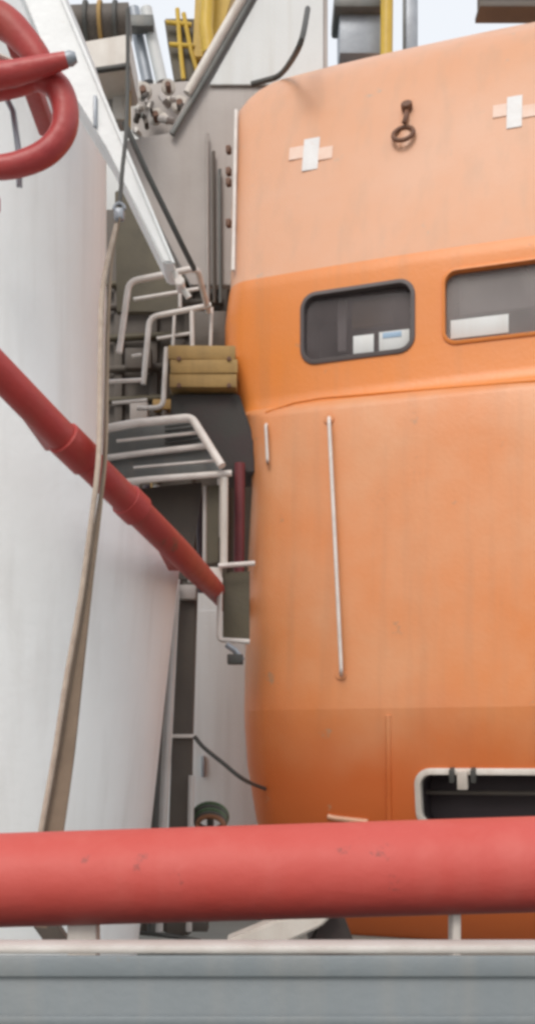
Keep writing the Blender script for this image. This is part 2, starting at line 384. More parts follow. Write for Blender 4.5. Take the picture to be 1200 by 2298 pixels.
def opening(px0, px1, pyt, pyb, pxr, r, depth):
    "centre (u, n, z) and size of an opening whose edges the photograph shows; pyt/pyb read at column pxr"
    u0 = onboat(px0, (pyt + pyb) / 2)[0]; u1 = onboat(px1, (pyt + pyb) / 2)[0]
    zt = onboat(pxr, pyt)[2]; zb = onboat(pxr, pyb)[2]
    uc_, zc_ = (u0 + u1) / 2, (zt + zb) / 2
    n_ = nface(uc_, zc_); return dict(u=uc_, z=zc_, n=n_, w=u1 - u0, h=zt - zb, r=r, d=depth)
win1 = opening(682, 922, 650, 797, 800, 0.055, 0.30)
win2 = opening(997, 1246, 600, 760, 1080, 0.05, 0.30)
hatch = opening(945, 1420, 1738, 1848, 1060, 0.045, 0.28)
for o_ in (win1, win2, hatch):
    cb = bmesh.new(); pts = rrect(o_['w'], o_['h'], o_['r'])
    A = [cb.verts.new(bw3(o_['u'] + x, o_['n'] + 0.15, o_['z'] + y)) for x, y in pts]
    B = [cb.verts.new(bw3(o_['u'] + x, o_['n'] - o_['d'], o_['z'] + y)) for x, y in pts]
    cb.faces.new(A); cb.faces.new(B[::-1]); n = len(A)
    for i in range(n): cb.faces.new((A[i], B[i], B[(i + 1) % n], A[(i + 1) % n]))
    bmesh.ops.recalc_face_normals(cb, faces=cb.faces)
    for f in cb.faces: f.material_index = 4
    cm = bpy.data.meshes.new('cutter'); cb.to_mesh(cm); cb.free()
    for k in ('bottom', 'hullside', 'band', 'canopy', 'interior'): cm.materials.append(M[k])
    co = bpy.data.objects.new('cutter', cm); C.objects.link(co)
    md = body.modifiers.new('b', 'BOOLEAN'); md.operation = 'DIFFERENCE'; md.object = co; md.solver = 'EXACT'
    dg = bpy.context.evaluated_depsgraph_get()
    nm = bpy.data.meshes.new_from_object(body.evaluated_get(dg)); body.modifiers.clear(); body.data = nm
    bpy.data.objects.remove(co)
src = body.data
PARTM = ['bottom', 'hullside', 'band', 'canopy', 'interior']
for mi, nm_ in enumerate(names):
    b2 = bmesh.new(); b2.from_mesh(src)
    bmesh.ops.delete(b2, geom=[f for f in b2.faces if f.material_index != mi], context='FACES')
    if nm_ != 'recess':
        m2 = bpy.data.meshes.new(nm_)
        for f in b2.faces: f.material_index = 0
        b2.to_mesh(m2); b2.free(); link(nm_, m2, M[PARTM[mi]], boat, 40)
    else:
        recess_bm = b2
bpy.data.objects.remove(body)
# interior pockets: one part for each opening
for f in recess_bm.faces: f.material_index = 0
todo = set(recess_bm.faces)
while todo:
    st = [todo.pop()]; isl = set(st)
    while st:
        f = st.pop()
        for e in f.edges:
            for g2 in e.link_faces:
                if g2 in todo: todo.discard(g2); isl.add(g2); st.append(g2)
    b3 = bmesh.new(); vm = {}
    for f in isl:
        b3.faces.new([vm.setdefault(v, None) or vm.__setitem__(v, b3.verts.new(v.co)) or vm[v] for v in f.verts])
    m2 = bpy.data.meshes.new('cabin_recess'); b3.to_mesh(m2); b3.free(); link('cabin_recess', m2, M['interior'], boat, 30)
recess_bm.free()

def ringframe(name, o_, grow, tubew, proud, m, parent):
    "rounded-rectangle frame lying on the hull round an opening"
    bm = bmesh.new(); rings = []
    inn = rrect(o_['w'] - 0.004, o_['h'] - 0.004, o_['r']); outp = rrect(o_['w'] + 2 * grow, o_['h'] + 2 * grow, o_['r'] + grow)
    mid = rrect(o_['w'] + 2 * grow - tubew, o_['h'] + 2 * grow - tubew, o_['r'] + grow - tubew / 2)
    def on(x, y, l): return bm.verts.new(bw3(o_['u'] + x, nface(o_['u'] + x, o_['z'] + y) + l, o_['z'] + y))
    L = [[on(x, y, -0.03) for x, y in inn], [on(x, y, proud * 0.7) for x, y in inn], [on(x * 1.006, y * 1.006, proud) for x, y in inn],
         [on(x, y, proud) for x, y in mid], [on(x, y, proud * 0.6) for x, y in outp], [on(x, y, -0.02) for x, y in outp]]
    n = len(inn)
    for a, b in zip(L, L[1:]):
        for i in range(n): bm.faces.new((a[i], a[(i + 1) % n], b[(i + 1) % n], b[i]))
    return frombm(name, bm, m, parent, 50)

def pane(o_, back, parent, gm):
    bm = bmesh.new(); pts = rrect(o_['w'] - 0.006, o_['h'] - 0.006, o_['r'])
    A = [bm.verts.new(bw3(o_['u'] + x, o_['n'] - back, o_['z'] + y)) for x, y in pts]
    B = [bm.verts.new(bw3(o_['u'] + x, o_['n'] - back - 0.006, o_['z'] + y)) for x, y in pts]
    bm.faces.new(A); bm.faces.new(B[::-1]); n = len(A)
    for i in range(n): bm.faces.new((A[i], B[i], B[(i + 1) % n], A[(i + 1) % n]))
    return frombm('pane', bm, gm, parent, 30)

def bbox(name, px0, px1, py0, py1, lift, thick, m, parent, bev=0.004):
    "box lying on the boat face with its outer side lift proud of the surface"
    u0, n0, z0 = onboat(px0, (py0 + py1) / 2, lift); u1 = onboat(px1, (py0 + py1) / 2, lift)[0]
    pm = (px0 + px1) / 2; zt = onboat(pm, py0, lift)[2]; zb = onboat(pm, py1, lift)[2]
    um = (u0 + u1) / 2; zm = (zt + zb) / 2; e = max(0.02, (zt - zb) / 2)
    zd = ZV * (2 * e) + NV * (nface(um, zm + e) - nface(um, zm - e)); L = zd.length * (zt - zb) / (2 * e); zd.normalize()
    yd = zd.cross(UV).normalized()                  # away from the viewer, square to the skin
    c = bw3(um, (nface(um, zm + e) + nface(um, zm - e)) / 2, zm) - yd * (lift - thick / 2)
    return box(name, c, (abs(u1 - u0), thick, L), m, parent, Matrix((UV, yd, zd)).transposed(), bev)

w1 = ringframe('window', win1, 0.017, 0.024, 0.012, M['gasket'], boat); w1['label'] = 'dark gasketed rounded window nearest the boat corner'
pane(win1, 0.03, w1, M['glass'])
w2 = ringframe('window', win2, 0.012, 0.02, 0.012, M['band'], boat); w2['label'] = 'paler square-edged window at the picture edge'
pane(win2, 0.03, w2, M['paleglass'])
def inside(name, px0, px1, py0, py1, o_, n_, th, m, parent):
    u0, Y0 = usolve(px0, n_); u1, Y1 = usolve(px1, n_); zt = EYE + (HOR - py0) / F * (Y0 + Y1) / 2; zb = EYE + (HOR - py1) / F * (Y0 + Y1) / 2
    return box(name, bw3((u0 + u1) / 2, n_, (zt + zb) / 2), (u1 - u0, th, zt - zb), m, parent, BROT, min(0.006, th * 0.3))
nb = win1['n'] - 0.0275
inside('pane_reflection', 792, 838, 752, 792, win1, nb, 0.003, M['wall'], w1)  # flat pale pieces on the panes imitate reflections
inside('pane_reflection', 850, 918, 742, 784, win1, nb, 0.003, M['wall'], w1)
inside('cabin_post', 758, 778, 664, 792, win1, nb - 0.07, 0.03, M['plate'], w1)
inside('cabin_panel', 790, 880, 662, 735, win1, nb - 0.11, 0.03, M['tan'], w1)
nb2 = win2['n'] - 0.05
inside('pane_reflection', 1010, 1140, 712, 754, win2, win2['n'] - 0.0275, 0.003, M['wall'], w2)
inside('pane_reflection', 858, 900, 745, 757, win1, nb + 0.003, 0.002, M['bluereflect'], w1)
inside('cabin_panel', 1030, 1230, 612, 700, win2, nb2 - 0.06, 0.03, M['plate'], w2)

hf = ringframe('hatch', hatch, 0.026, 0.03, 0.022, M['offwhite'], boat); hf['label'] = 'dark recessed hatch with pale worn frame low on the hull'
for px in (1012, 1060):
    bbox('clip', px - 6, px + 6, 1722, 1752, 0.04, 0.05, M['cable'], hf)
bbox('latch', 1024, 1048, 1726, 1768, 0.034, 0.04, M['offwhite'], hf)
inside('inner_pipe', 940, 1400, 1775, 1785, hatch, hatch['n'] - 0.14, 0.03, M['brown'], hf)

# reflective tape crosses
for cx, cy in ((697, 345), (1153, 250)):
    t = bbox('reflective_tape', cx - 17, cx + 17, cy - 34, cy + 36, 0.0045, 0.004, M['tape'], boat, 0.0)
    for a, b in ((cx - 48, cx - 17.5), (cx + 17.5, cx + 48)):
        bbox('tape_arm', a, b, cy - 15, cy + 12, 0.0045, 0.004, M['fadetape'], t, 0.0)
# lifting eye: bolt over a hanging ring on a pad
pad = bbox('lifting_eye', 896, 926, 220, 330, 0.004, 0.02, M['canopy'], boat, 0.01)
c = boatpt(912, 238, 0.02); disc('bolt', c, NV + ZV * 0.6, 0.026, 0.03, M['iron'], pad)
ce = boatpt(904, 300, 0.022); T2 = ZV + NV * -0.62; T2.normalize()
tube('ring', [ce + UV * 0.046 * math.cos(a) + T2 * 0.052 * math.sin(a) for a in [2 * math.pi * k / 28 for k in range(28)]], 0.010, M['iron'], pad, seg=10, closed=True)
tube('lug', catmull([boatpt(912, 246, 0.012), boatpt(910, 262, 0.03), boatpt(906, 276, 0.026)], 6), 0.012, M['iron'], pad, seg=8)
# vertical grab rail on the hull side
gr_ = [boatpt(738, 936, -0.005), boatpt(738, 944, 0.045)] + [boatpt(738 + 27 * (i / 10), 950 + 550 * i / 10, 0.05) for i in range(11)] + [boatpt(765, 1508, 0.045), boatpt(765, 1516, -0.005)]
g = tube('grab_rail', roundpath(gr_, 0.02), 0.0085, M['rail'], boat, seg=10)
for t in (0.0, 1.0):
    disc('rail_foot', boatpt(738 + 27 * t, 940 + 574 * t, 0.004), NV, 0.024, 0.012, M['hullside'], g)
# thin trim on the left corner, with its clips
tr = tube('corner_trim', [boatpt(530 - 7 * i / 12, 248 + 30 * i, 0.004) for i in range(13)], 0.009, M['rail'], boat, seg=8)
for py in (335, 384, 408, 500):
    c = boatpt(521, py, 0.0); box('trim_clip', c - UV * 0.018 - ZV * 0.0, (0.022, 0.03, 0.035), M['iron'], tr, BROT, 0.004)
# ribs and lower trim
tube('hull_rib', [boatpt(872 + 2 * i / 12, 1605 + 22 * i, 0.0) for i in range(13)], 0.017, M['bottom'], boat, seg=10, flat=0.6)
tube('lower_trim', [boatpt(735 + 9 * i, 1832 + 12 * (i / 10) ** 0.7, 0.004) for i in range(11)], 0.012, M['canopy'], boat, seg=8)
tube('sheer_moulding', [boatpt(596 + 62 * i, 904 - 5 * i + (22 if i == 0 else 6 if i == 1 else 0), -0.002) for i in range(11)], 0.010, M['band'], boat, seg=8, flat=0.7)
# short grab handle by the corner above the hull side
hd = tube('grab_handle', roundpath([boatpt(598, 952, -0.01), boatpt(596, 955, 0.04), boatpt(600, 1035, 0.04), boatpt(600, 1038, -0.01)], 0.015), 0.007, M['rail'], boat, seg=8)

# black rope over the canopy top
tag(tube('mooring_rope', catmull([P(690, 20, 5.2), boatpt(676, 90, 0.30), boatpt(650, 140, 0.12), boatpt(622, 166, 0.03), boatpt(590, 178, 0.018), boatpt(562, 186, 0.012)], 8), [0.014] * 41, M['cable'], None, seg=8),
    'dark rope drooping over the upper left shoulder of the orange canopy', 'rope')

# ------------------------------------------------------------------ white davit column, its pedestal and arm
col = empty('davit_column', (-0.95, 3.9, 0.75), 'broad round white davit column with flared foot at the left', 'column')
bm = bmesh.new(); seg = 72; rows = 26; rings = []
for j in range(rows):
    t = j / (rows - 1); ring = []
    for k in range(seg):
        a = 2 * math.pi * k / seg
        ztop = 2.30
        for _ in range(4):
            r = 0.524 + (ztop - 1.35) * 0.109; x = -0.95 + r * math.cos(a); ztop = 2.77 - 0.98 * (x + 0.817)
        z = 0.75 + (ztop - 0.75) * t; r = 0.524 + (z - 1.35) * 0.109
        ring.append(bm.verts.new((-0.95 + r * math.cos(a), 3.9 + r * math.sin(a), z)))
    rings.append(ring)
for A, B in zip(rings, rings[1:]):
    for k in range(seg): bm.faces.new((A[k], A[(k + 1) % seg], B[(k + 1) % seg], B[k]))
bm.faces.new(rings[-1])
frombm('pedestal', bm, M['white'], col, 40)
bm = bmesh.new(); rings = []
for j in range(24):
    ring = []
    for k in range(seg):
        a = 2 * math.pi * k / seg; x = -1.15 + 0.543 * math.cos(a); zt = 4.07 - 1.9 * (x + 0.607)
        ring.append(bm.verts.new((x, 4.0 + 0.543 * math.sin(a), 2.2 + (zt - 2.2) * j / 23)))
    rings.append(ring)
for A, B in zip(rings, rings[1:]):
    for k in range(seg): bm.faces.new((A[k], A[(k + 1) % seg], B[(k + 1) % seg], B[k]))
bm.faces.new(rings[-1])
frombm('upper_tube', bm, M['white'], col, 40)
bm = bmesh.new(); bm_tube(bm, [(-0.95, 3.9, 0.751), (-0.95, 3.9, 0.785)], 0.60, 64); frombm('base_flange', bm, M['white'], col)
for k in range(16):
    a = 2 * math.pi * k / 16
    disc('bolt', (-0.95 + 0.565 * math.cos(a), 3.9 + 0.565 * math.sin(a), 0.80), (0, 0, 1), 0.014, 0.03, M['iron'], col, 6, 0)

arm = empty('davit_jib', P(60, 330, 3.3), 'white sloping davit arm tapering down to the bent white railings', 'davit')
Ya = 3.36
prism('side_plate', [P(20, -80, Ya), P(111, -80, Ya), P(161, 40, Ya), P(280, 325, Ya), P(391, 590, Ya), P(367, 590, Ya), P(240, 330, Ya), P(98, 100, Ya)], (0, 0.16, 0), M['white'], arm, 0.006)
tube('edge_cable', [P(280, 275, Ya - 0.01), P(330, 388, Ya), P(370, 470, Ya + 0.05), P(408, 548, Ya + 0.1), P(436, 604, Ya + 0.2)], 0.009, M['cable'], arm, seg=8)
prism('edge_flange', [P(104, -80, Ya - 0.012), P(113, -80, Ya - 0.012), P(163, 40, Ya - 0.012), P(393, 590, Ya - 0.012), P(386, 590, Ya - 0.012), P(155, 40, Ya - 0.012)], (0, 0.011, 0), M['white'], arm, 0.002)
box('inspection_tab', P(214, 250, Ya - 0.006), (0.012, 0.01, 0.10), M['steel'], arm)
disc('end_pin', P(405, 640, Ya + 0.06), (0, -1, 0), 0.015, 0.07, M['rail'], arm)
tube('end_link', [P(379, 585, Ya + 0.07), P(405, 640, Ya + 0.07), P(424, 668, Ya + 0.08)], 0.013, M['offwhite'], arm, seg=10, flat=0.6)

# red brace along the top of the pedestal
pth = [P(-120, 712, 2.62), P(6, 842, 2.74), P(150, 990, 2.92), P(300, 1138, 3.13), P(400, 1238, 3.42), P(446, 1286, 3.9), P(486, 1328, 4.6), P(520, 1364, 5.0)]
bp_ = empty('red_brace_pipe', P(300, 1138, 3.13), 'dark red pipe running diagonally across the front of the white column', 'pipe')
tube('pipe', catmull(pth, 8), 0.043, M['darkred'], bp_, seg=24)
for (x, y, Y, d) in ((168, 1008, 2.944, 0.05), (296, 1134, 3.124, 0.03)):
    ax = (P(300, 1138, 3.13) - P(150, 990, 2.92)).normalized(); c = P(x, y, Y)
    tube('coupling', [c - ax * d, c - ax * d * 0.92, c + ax * d * 0.92, c + ax * d], [0.047, 0.0505, 0.0505, 0.047], M['darkred'], bp_, seg=24)
for (x, y, Y) in ((60, 897, 2.80), (372, 1212, 3.31)):
    c = P(x, y, Y); box('bracket', c + Vector((0, 0.18, -0.01)), (0.05, 0.34, 0.05), M['darkred'], bp_, None, 0.006)

# strap hanging from a thin wire, its brown doubling as the rope's shadow
wire = tag(tube('stay_wire', catmull([P(287, 20, 3.32), P(287, 170, 3.3), P(284, 290, 3.22), P(275, 380, 3.18), P(269, 462, 3.16)], 8), 0.0065, M['cable'], None, seg=8),
    'thin dark wire hanging beside the edge of the white arm', 'wire')
sh = empty('shackle', P(268, 480, 3.15), 'small grey shackle joining the thin wire to the brown strap', 'shackle')
box('body', P(268, 482, 3.15), (0.030, 0.026, 0.036), M['steel'], sh, None, 0.008)
tube('bow', [P(268, 470, 3.15) + Vector((0.016 * math.cos(a), 0, 0.018 * math.sin(a))) for a in [math.pi * k / 10 for k in range(11)]], 0.005, M['steel'], sh, seg=8)
def strap(name, pts, widths, twist, th, m):
    bm = bmesh.new(); path = catmull(pts, 8); n = len(path); pr_ = []
    for i, p in enumerate(path):
        t = i / (n - 1) * (len(widths) - 1); k = min(int(t), len(widths) - 2); f = t - k
        wd = (widths[k] * (1 - f) + widths[k + 1] * f) / 2; a = R(twist[k] * (1 - f) + twist[k + 1] * f)
        tg = (path[min(i + 1, n - 1)] - path[max(i - 1, 0)]).normalized()
        x = Vector((1, 0, 0)); x = (x - tg * x.dot(tg)).normalized(); y = tg.cross(x)
        U = x * math.cos(a) + y * math.sin(a); V = tg.cross(U)
        pr_.append([bm.verts.new(p + U * sx * wd + V * sy * th / 2) for sx, sy in ((-1, -1), (1, -1), (1, 1), (-1, 1))])
    for A, B in zip(pr_, pr_[1:]):
        for k in range(4): bm.faces.new((A[k], A[(k + 1) % 4], B[(k + 1) % 4], B[k]))
    bm.faces.new(pr_[0]); bm.faces.new(pr_[-1])
    return frombm(name, bm, m, None, 30)
tag(strap('lashing_strap', [P(268, 498, 3.15), P(252, 580, 3.12), P(243, 700, 3.06), P(239, 880, 3.0), P(236, 1020, 2.9), P(226, 1120, 2.86), P(200, 1300, 2.85), P(172, 1500, 2.84), P(146, 1690, 2.82), P(118, 1870, 2.8), P(98, 1985, 2.78), P(80, 2080, 2.76)],
          [0.045] * 6 + [0.05, 0.054, 0.058, 0.06, 0.06, 0.06], [76, 74, 72, 70, 70, 68, 56, 38, 20, 8, 0, 0], 0.005, M['strap']), 'long brown webbing strap with painted-in rope shadow hanging slantwise over the white column', 'strap')

tag(tube('pale_rope', catmull([P(262, 505, 3.13), P(232, 640, 3.06), P(226, 800, 3.0), P(224, 960, 2.92), P(219, 1060, 2.85), P(204, 1180, 2.84), P(182, 1340, 2.83), P(150, 1520, 2.82), P(122, 1700, 2.8), P(92, 1870, 2.78), P(74, 2000, 2.76)], 8), 0.0075, M['ropepale'], None, seg=8),
    'thin pale rope hanging along the left edge of the brown strap', 'rope')
# red hook assembly at the top left
hk = empty('red_hook', P(20, 400, 3.1), 'bright red tubular hook with lever mounted on the white arm', 'hook')
Yh = 2.86
tube('loop', catmull([P(-90, 330, Yh), P(-40, 372, Yh), P(30, 372, Yh), P(100, 345, Yh), P(140, 300, Yh), P(147, 245, Yh), P(128, 195, Yh), P(84, 172, Yh), P(30, 186, Yh), P(-60, 205, Yh)], 8),
     [0.028 + 0.006 * i / 24 for i in range(24)] + [0.034 + 0.003 * i / 24 for i in range(24)] + [0.036] * 25, M['hookred'], hk, seg=20)
tube('lever', [P(-60, 178, Yh - 0.06), P(30, 165, Yh - 0.06), P(100, 148, Yh - 0.06), P(150, 134, Yh - 0.06)], [0.036, 0.032, 0.026, 0.020], M['hookred'], hk, seg=16)
tube('lever_tip', [P(146, 135, Yh - 0.06), P(160, 131, Yh - 0.06), P(172, 128, Yh - 0.06)], [0.017, 0.019, 0.012], M['steel'], hk, seg=14)
tube('upper_arm', catmull([P(-60, 20, Yh), P(10, 50, Yh), P(50, 85, Yh - 0.01), P(88, 132, Yh - 0.02), P(104, 168, Yh - 0.02)], 6), [0.05 - 0.022 * i / 24 for i in range(25)], M['darkred'], hk, seg=18)
tube('stay_rod', [P(8, 205, Yh + 0.06), P(30, 250, Yh + 0.06), P(44, 350, Yh + 0.06), P(44, 420, Yh + 0.08)], 0.0085, M['steel'], hk, seg=10)
tube('cross_strap', [P(-60, 120, Yh - 0.02), P(0, 128, Yh - 0.03), P(50, 150, Yh - 0.03)], 0.016, M['offwhite'], hk, seg=10, flat=0.5)
for px, py in ((-60, 372), (70, 186)):
    box('mounting_lug', P(px, py, 3.12), (0.05, 0.46, 0.05), M['darkred'], hk, None, 0.008)

# ------------------------------------------------------------------ background: deckhouse, brown machinery house, grey plate
dh = empty('deckhouse', (-1.2, 9.2, 0.75), 'pale grey deckhouse wall of welded panels behind the davits', 'deckhouse')
box('wall', (-2.57, 9.2, 4.05), (3.9, 0.2, 6.6), M['wall'], dh)
for i in range(4):
    x = -3.75 + 0.86 * i
    for j in range(5):
        box('panel', (x, 9.086, 1.42 + 1.32 * j), (0.84, 0.024, 1.30), M['wall'], dh, None, 0.008)

mh = empty('machinery_house', (-0.6, 7.0, 0.75), 'dark brown steel machinery house behind the white railings', 'machinery house')
def ribbed(name, px0, px1, py0, py1, Y, depth, m, parent, nrib, ribm):
    a, b = P(px0, py1, Y), P(px1, py0, Y)
    o = box(name, ((a.x + b.x) / 2, Y + depth / 2, (a.z + b.z) / 2), (b.x - a.x, depth, b.z - a.z), m, parent)
    for i in range(nrib):
        x = a.x + (b.x - a.x) * (i + 0.5) / nrib
        box('rib', (x, Y - 0.02, (a.z + b.z) / 2), (0.05, 0.04, b.z - a.z - 0.02), ribm, parent)
    return o
ribbed('wall', 150, 620, 470, 1320, 6.6, 1.2, M['brown'], mh, 6, M['brown'])
for py in (640, 690, 760, 830, 900):
    a = P(230, py, 6.55); b = P(500, py - 14, 6.55); tube('pipe_run', [a, b], 0.022, M['brown'] if py % 20 else M['olive'], mh, seg=10)
rng = random.Random(3)
for k in range(22):                                  # pipes, cable trays and boxes crowding the house front
    px = rng.uniform(255, 500); py = rng.uniform(620, 1180); mm = M[rng.choice(['brown', 'olive', 'plate', 'darkplum', 'kick', 'tan'])]
    if rng.random() < 0.55:
        tube('service_pipe', [P(px, py, 6.46), P(px + rng.uniform(-6, 6), py + rng.uniform(90, 260), 6.46)], rng.uniform(0.010, 0.026), mm, mh, seg=8)
    else:
        box('service_box', P(px, py, 6.47), (rng.uniform(0.06, 0.16), 0.08, rng.uniform(0.05, 0.16)), mm, mh, None, 0.008)
for px, y0, y1, m_ in ((330, 1090, 1240, 'darkplum'), (352, 1090, 1265, 'plate'), (376, 1092, 1290, 'brown'), (448, 1110, 1330, 'darkplum')):
    tube('service_pipe', [P(px, y0, 5.2), P(px + 4, y1, 5.2)], 0.018, M[m_], mh, seg=8)
for px in (190, 412):
    q = P(px, 1700, 6.8); box('leg', (q.x, 6.8, 1.70), (0.12, 0.12, 1.88), M['brown'], mh)

gp = empty('grey_side_plate', P(480, 600, 5.7), 'large grey beige davit side plate behind the boat corner', 'plate')
Yg = 5.7
prism('plate', [P(548, -40, Yg), P(735, -40, Yg), P(735, 640, Yg), P(428, 640, Yg), P(262, 318, Yg), P(382, 300, Yg)], (0, 0.05, 0), M['plate'], gp, 0.004)
tube('edge_bar', [P(585, -40, Yg - 0.03), P(470, 160, Yg - 0.03), P(386, 302, Yg - 0.03)], 0.016, M['kick'], gp, seg=10)
tube('edge_pipe', [P(563, -40, Yg - 0.05), P(446, 164, Yg - 0.05), P(420, 210, Yg - 0.05)], 0.022, M['offwhite'], gp, seg=10)
prism('upper_sheet', [P(598, -40, Yg - 0.02), P(725, -40, Yg - 0.02), P(725, 190, Yg - 0.02), P(470, 190, Yg - 0.02)], (0, 0.012, 0), M['wall'], gp, 0.003)
for i in range(3):
    px = 465 + 14 * i
    tube('conduit', [P(px, 300 + 40 * i, Yg - 0.03), P(px + 2, 680, Yg - 0.03)], 0.009, (M['plate'], M['brown'], M['kick'])[i], gp, seg=8)

# triangular olive panel under the arm
tag(prism('olive_panel', [P(282, 420, 5.4), P(400, 640, 5.4), P(400, 700, 5.4), P(262, 700, 5.4), P(258, 430, 5.4)], (0, 0.04, 0), M['olive'], None), 'olive brown triangular panel under the sloping white arm', 'panel')

# ------------------------------------------------------------------ embarkation platform with white railings
ep = empty('embarkation_platform', P(400, 1085, 4.7), 'small embarkation platform with bent white railings and grey kick plates', 'platform')
def rail(name, pts, Y, r=0.014, m='rail', rb=0.04, dY=None):
    return tube(name, roundpath([P(p[0], p[1], Y + (p[2] if len(p) > 2 else 0)) for p in pts], rb), r * 0.8, M[m], ep, seg=10)
rail('railing', [(268, 792), (290, 632), (442, 601), (468, 700, 0.3)], 4.7, 0.017)
rail('railing', [(322, 862), (336, 712), (474, 685)], 4.95, 0.016)
rail('railing', [(430, 694), (432, 800)], 4.95, 0.013)
rail('railing', [(308, 916), (366, 915), (374, 780)], 4.85, 0.014)
rail('railing', [(225, 858), (318, 853)], 4.7, 0.012)
rail('platform_edge', [(225, 965), (300, 950), (430, 937), (498, 1046, -0.1)], 4.55, 0.022, rb=0.03)
rail('platform_edge', [(225, 1030), (330, 1016), (470, 1000)], 4.6, 0.017)
rail('platform_edge', [(262, 1084), (330, 1076), (520, 1062)], 4.5, 0.017)
def kick(name, pts, Y, m): return prism(name, [P(x, y, Y) for x, y in pts], (0, 0.012, 0), m, ep, 0.002)
kick('kick_plate', [(225, 968), (428, 944), (468, 1000), (225, 1028)], 4.64, M['kick'])
kick('kick_plate', [(225, 1032), (470, 1004), (500, 1058), (225, 1086)], 4.63, M['kick'])
for i in range(5):
    py = 958 + 9 * i; tube('grating_bar', [P(370, py, 4.62), P(430 + 5 * i, py - 8, 4.62)], 0.006, M['cable'], ep, seg=6)
prism('floor', [P(230, 1090, 4.5), P(520, 1070, 4.5), P(520, 1070, 5.1) + Vector((0, 0, 0)), P(230, 1090, 5.1)], (0, 0, 0.012), M['dark'], ep, 0.002)
kick('bracket', [(300, 1098), (452, 1082), (452, 1112), (424, 1300), (400, 1300)], 4.72, M['brown'])
for pts, Y, r in (((300, 672), (446, 648)), 5.1, 0.011), (((352, 760), (430, 748)), 5.1, 0.010), (((296, 800), (318, 796)), 4.9, 0.010), (((404, 612), (404, 690)), 4.8, 0.010), (((252, 905), (330, 898)), 4.75, 0.010), (((392, 700), (388, 780)), 5.05, 0.009), (((300, 1050), (486, 1034)), 4.56, 0.008), (((262, 990), (452, 970)), 4.58, 0.008), (((475, 690), (472, 790)), 5.0, 0.010):
    rail('railing', pts, Y, r)
rail('post', [(503, 1072), (502, 1268)], 4.5, 0.021, 'offwhite')
rail('post', [(460, 1092), (459, 1280)], 4.6, 0.012, 'pipewhite')
kick('post_web', [(464, 1090), (492, 1088), (490, 1262), (464, 1266)], 4.58, M['olive'])
q = P(478, 1290, 4.5); box('foot_block', q, (0.075, 0.06, 0.055), M['offwhite'], ep)
rail('lower_rail', [(490, 1270), (572, 1264)], 4.45, 0.013)
rail('lower_rail', [(494, 1296), (491, 1436), (560, 1440)], 4.45, 0.014, rb=0.02)
kick('lower_panel', [(500, 1285), (560, 1282), (560, 1434), (500, 1436)], 4.52, M['olive'])
box('hinge_stub', P(528, 1480, 4.4), (0.065, 0.06, 0.04), M['cable'], ep)
tube('hinge_arm', [P(508, 1446, 4.42), P(528, 1460, 4.42), P(545, 1482, 4.42)], 0.013, M['steel'], ep, seg=8)

# timber block and dark box wedged between platform and boat
tb = empty('timber_chock', P(458, 880, 4.9), 'tan timber chock pressed against the boat corner', 'chock')
for i in range(3):
    box('plank', P(458 + (-3, 2, 0)[i], 805 + 31 * i, 4.9 + (0.004, -0.006, 0.0)[i]), (0.302, 0.16, 0.0615), M['tan'], tb, Matrix.Rotation(R((0.5, -0.4, 0.3)[i]), 3, 'Y'), 0.003)
for px, py in ((402, 806), (402, 866), (514, 806), (514, 866)):
    disc('bolt', P(px, py, 4.815), (0, -1, 0), 0.011, 0.02, M['iron'], tb, 6, 0.002)
db = empty('fender_box', P(500, 1050, 4.9), 'dark fender box under the timber chock beside the boat', 'fender')
prism('body', [P(383, 884, 4.88), P(536, 882, 4.88), P(572, 990, 4.88), P(572, 1062, 4.88), P(505, 1066, 4.88), P(440, 948, 4.88), P(383, 944, 4.88)], (0, 0.25, 0), M['dark'], db, 0.008)
box('top_bar', P(470, 760, 5.1), (0.17, 0.05, 0.25), M['brown'], db, None, 0.01)

# ------------------------------------------------------------------ posts, pipes and cable below the platform
ps = empty('stanchion', P(405, 1990, 4.6), 'dark brown stanchion standing between the column and the boat', 'post')
prism('post', [P(404, 1306, 4.55), P(442, 1306, 4.55), P(430, 1700, 4.55), P(428, 2100, 4.55), P(370, 2100, 4.55), P(384, 1700, 4.55)], (0, 0.09, 0), M['brown'], ps, 0.008)
box('clip_band', P(410, 1652, 4.535), (0.115, 0.022, 0.016), M['rail'], ps)
box('head', P(422, 1330, 4.53), (0.07, 0.05, 0.06), M['plate'], ps)
tag(tube('pale_pipe', catmull([P(394, 1300, 4.45), P(386, 1450, 4.45), P(376, 1650, 4.45), P(364, 1880, 4.45), P(356, 2090, 4.45)], 6), 0.019, M['pipewhite'], None, seg=14), 'pale pipe running down the left side of the dark stanchion', 'pipe')
tag(tube('dark_hose', catmull([P(374, 1360, 4.4), P(368, 1500, 4.4), P(357, 1650, 4.4), P(346, 1880, 4.4), P(340, 2090, 4.4)], 6), 0.017, M['cable'], None, seg=12), 'dark hose beside the lower right edge of the white column', 'hose')
tag(tube('thin_pipe', [P(430, 1740, 4.5), P(427, 1900, 4.5), P(424, 2090, 4.5)], 0.013, M['pipewhite'], None, seg=10), 'thin pale pipe low on the right of the dark stanchion', 'pipe')
tag(tube('slack_cable', catmull([P(436, 1652, 4.5), P(458, 1678, 4.5), P(500, 1712, 4.5), P(548, 1750, 4.55), P(600, 1772, 4.9)], 6), 0.009, M['cable'], None, seg=8), 'dark slack cable running from the stanchion to the boat', 'cable')
hc = empty('hose_coil', P(470, 1900, 4.6), 'small coil of dark and brown hose hanging above the red pipe', 'hose coil')
